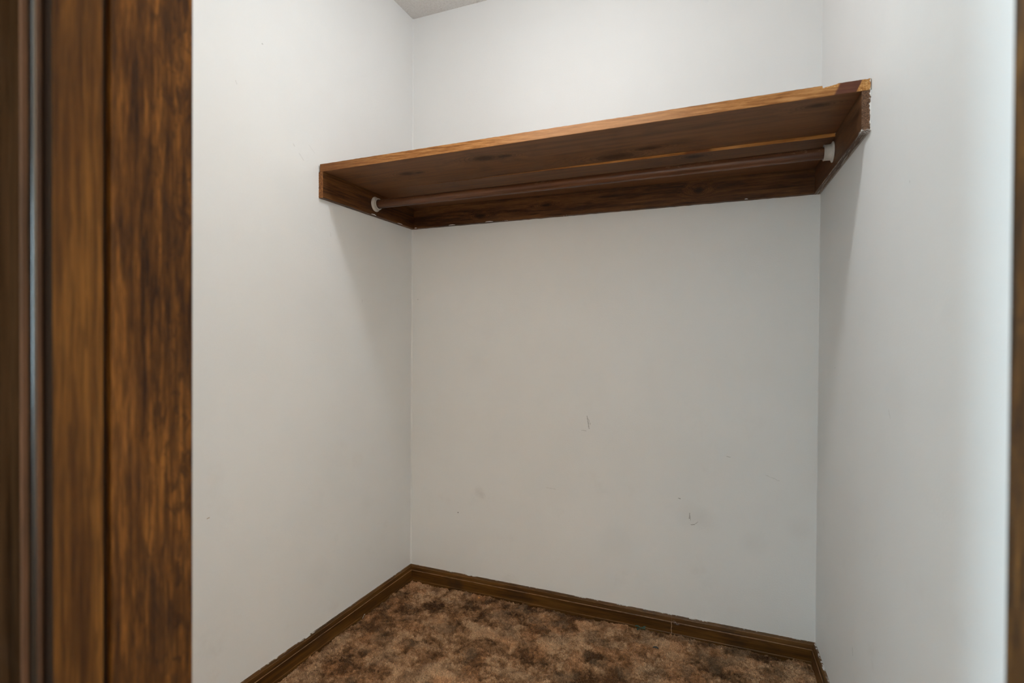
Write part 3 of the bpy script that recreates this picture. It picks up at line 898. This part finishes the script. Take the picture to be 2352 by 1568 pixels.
g = G('dark_green_leaf'); nn = g.noise(g.co, 180, 3)
MAT_LEAF = g.fin(g.mix(nn, (.012, .040, .028), (.036, .092, .066)), .45)
sprig = tag(empty('leaf_scrap'), 'small dark green leafy scrap lying on carpet against the back baseboard', 'leaf')
for (c, a, l, w, t, cu) in (((.993, .034, .010), 2.85, .019, .0055, .30, .003), ((.993, .036, .009), .20, .019, .0050, .10, .004),
                            ((.990, .036, .008), 1.9, .017, .0045, .10, .003), ((1.000, .034, .010), -.45, .014, .0040, .35, .002)):
    mesh('leaf', *leaf_verts(c, a, l, w, t, cu), MAT_LEAF, sprig)
v, f = prism([P(.981, .031, .006), P(.983, .031, .006), P(.983, .033, .006)], [P(1.006, .040, .010), P(1.008, .040, .010), P(1.008, .042, .010)])
mesh('stem', v, f, MAT_LEAF, sprig)

g = G('dark_debris'); MAT_DEB = g.fin(g.mix(g.noise(g.co, 200, 2), (.022, .022, .020), (.065, .075, .068)), .6)
o = mesh('leaf_scrap', *leaf_verts((1.048, .129, .0045), .25, .020, .0045, .15, .002), MAT_DEB)
tag(o, 'tiny blackish dry scrap on the carpet in front of the green leafy scrap', 'debris')
g = G('orange_crumb'); MAT_CRUMB = g.fin(g.mix(g.noise(g.co, 300, 2), (.62, .24, .05), (.85, .42, .12)), .6)
def blob(c, r, n=2):
    bm = bmesh.new(); bmesh.ops.create_icosphere(bm, subdivisions=n, radius=r)
    for vtx in bm.verts:
        k = 1 + random.uniform(-.28, .28); vtx.co = Vector((vtx.co.x * k * 1.1, vtx.co.y * k, vtx.co.z * k * .9)) + Vector(P(*c))
    V = [tuple(q.co) for q in bm.verts]; F = [tuple(w.index for w in q.verts) for q in bm.faces]; bm.free(); return V, F
tag(mesh('crumb', *blob((.354, .048, .0060), .0042), MAT_CRUMB), 'tiny bright orange crumb on carpet near the back left corner', 'crumb')

def strand(pts, r, s=6):
    V, F = [], []
    for i, p in enumerate(pts):
        a = Vector(pts[max(0, i - 1)]); b = Vector(pts[min(len(pts) - 1, i + 1)]); t = (b - a).normalized()
        u = t.orthogonal().normalized(); w = t.cross(u)
        rr = r * (.5 if i in (0, len(pts) - 1) else 1)
        for q in range(s):
            an = 2 * math.pi * q / s
            o = Vector(p) + u * math.cos(an) * rr + w * math.sin(an) * rr
            V.append(P(*o))
    n = len(pts)
    for i in range(n - 1):
        for q in range(s): F.append((i * s + q, i * s + (q + 1) % s, (i + 1) * s + (q + 1) % s, (i + 1) * s + q))
    F += [tuple(range(s))[::-1], tuple(range((n - 1) * s, n * s))]
    return V, F
pts = [(.0155 + .002 * math.sin(i * .5), .352 - .0022 * i + .0, .003 + .0115 * math.sin(i * .34)) for i in range(9)]
tag(mesh('thread', *strand(pts, .0007), MAT_FLAKE), 'curled white paint thread on carpet against the left baseboard', 'thread')
g = G('grey_lint'); MAT_LINT = g.fin((.30, .27, .25), .9)
m = MB()
for k in range(7):
    a0 = random.uniform(0, 6.28); c0 = (1.115 + random.uniform(-.003, .003), .0135, .043 + random.uniform(-.005, .006))
    pts = [(c0[0] + .0022 * i * math.cos(a0 + i * .35), .0136 + .0004 * (i % 3), c0[2] + .0022 * i * math.sin(a0 + i * .35)) for i in range(6)]
    m.add(*strand(pts, .00035, 4))
tag(m.build('lint', MAT_LINT), 'wisp of grey lint clinging to the back baseboard beside its joint', 'lint')
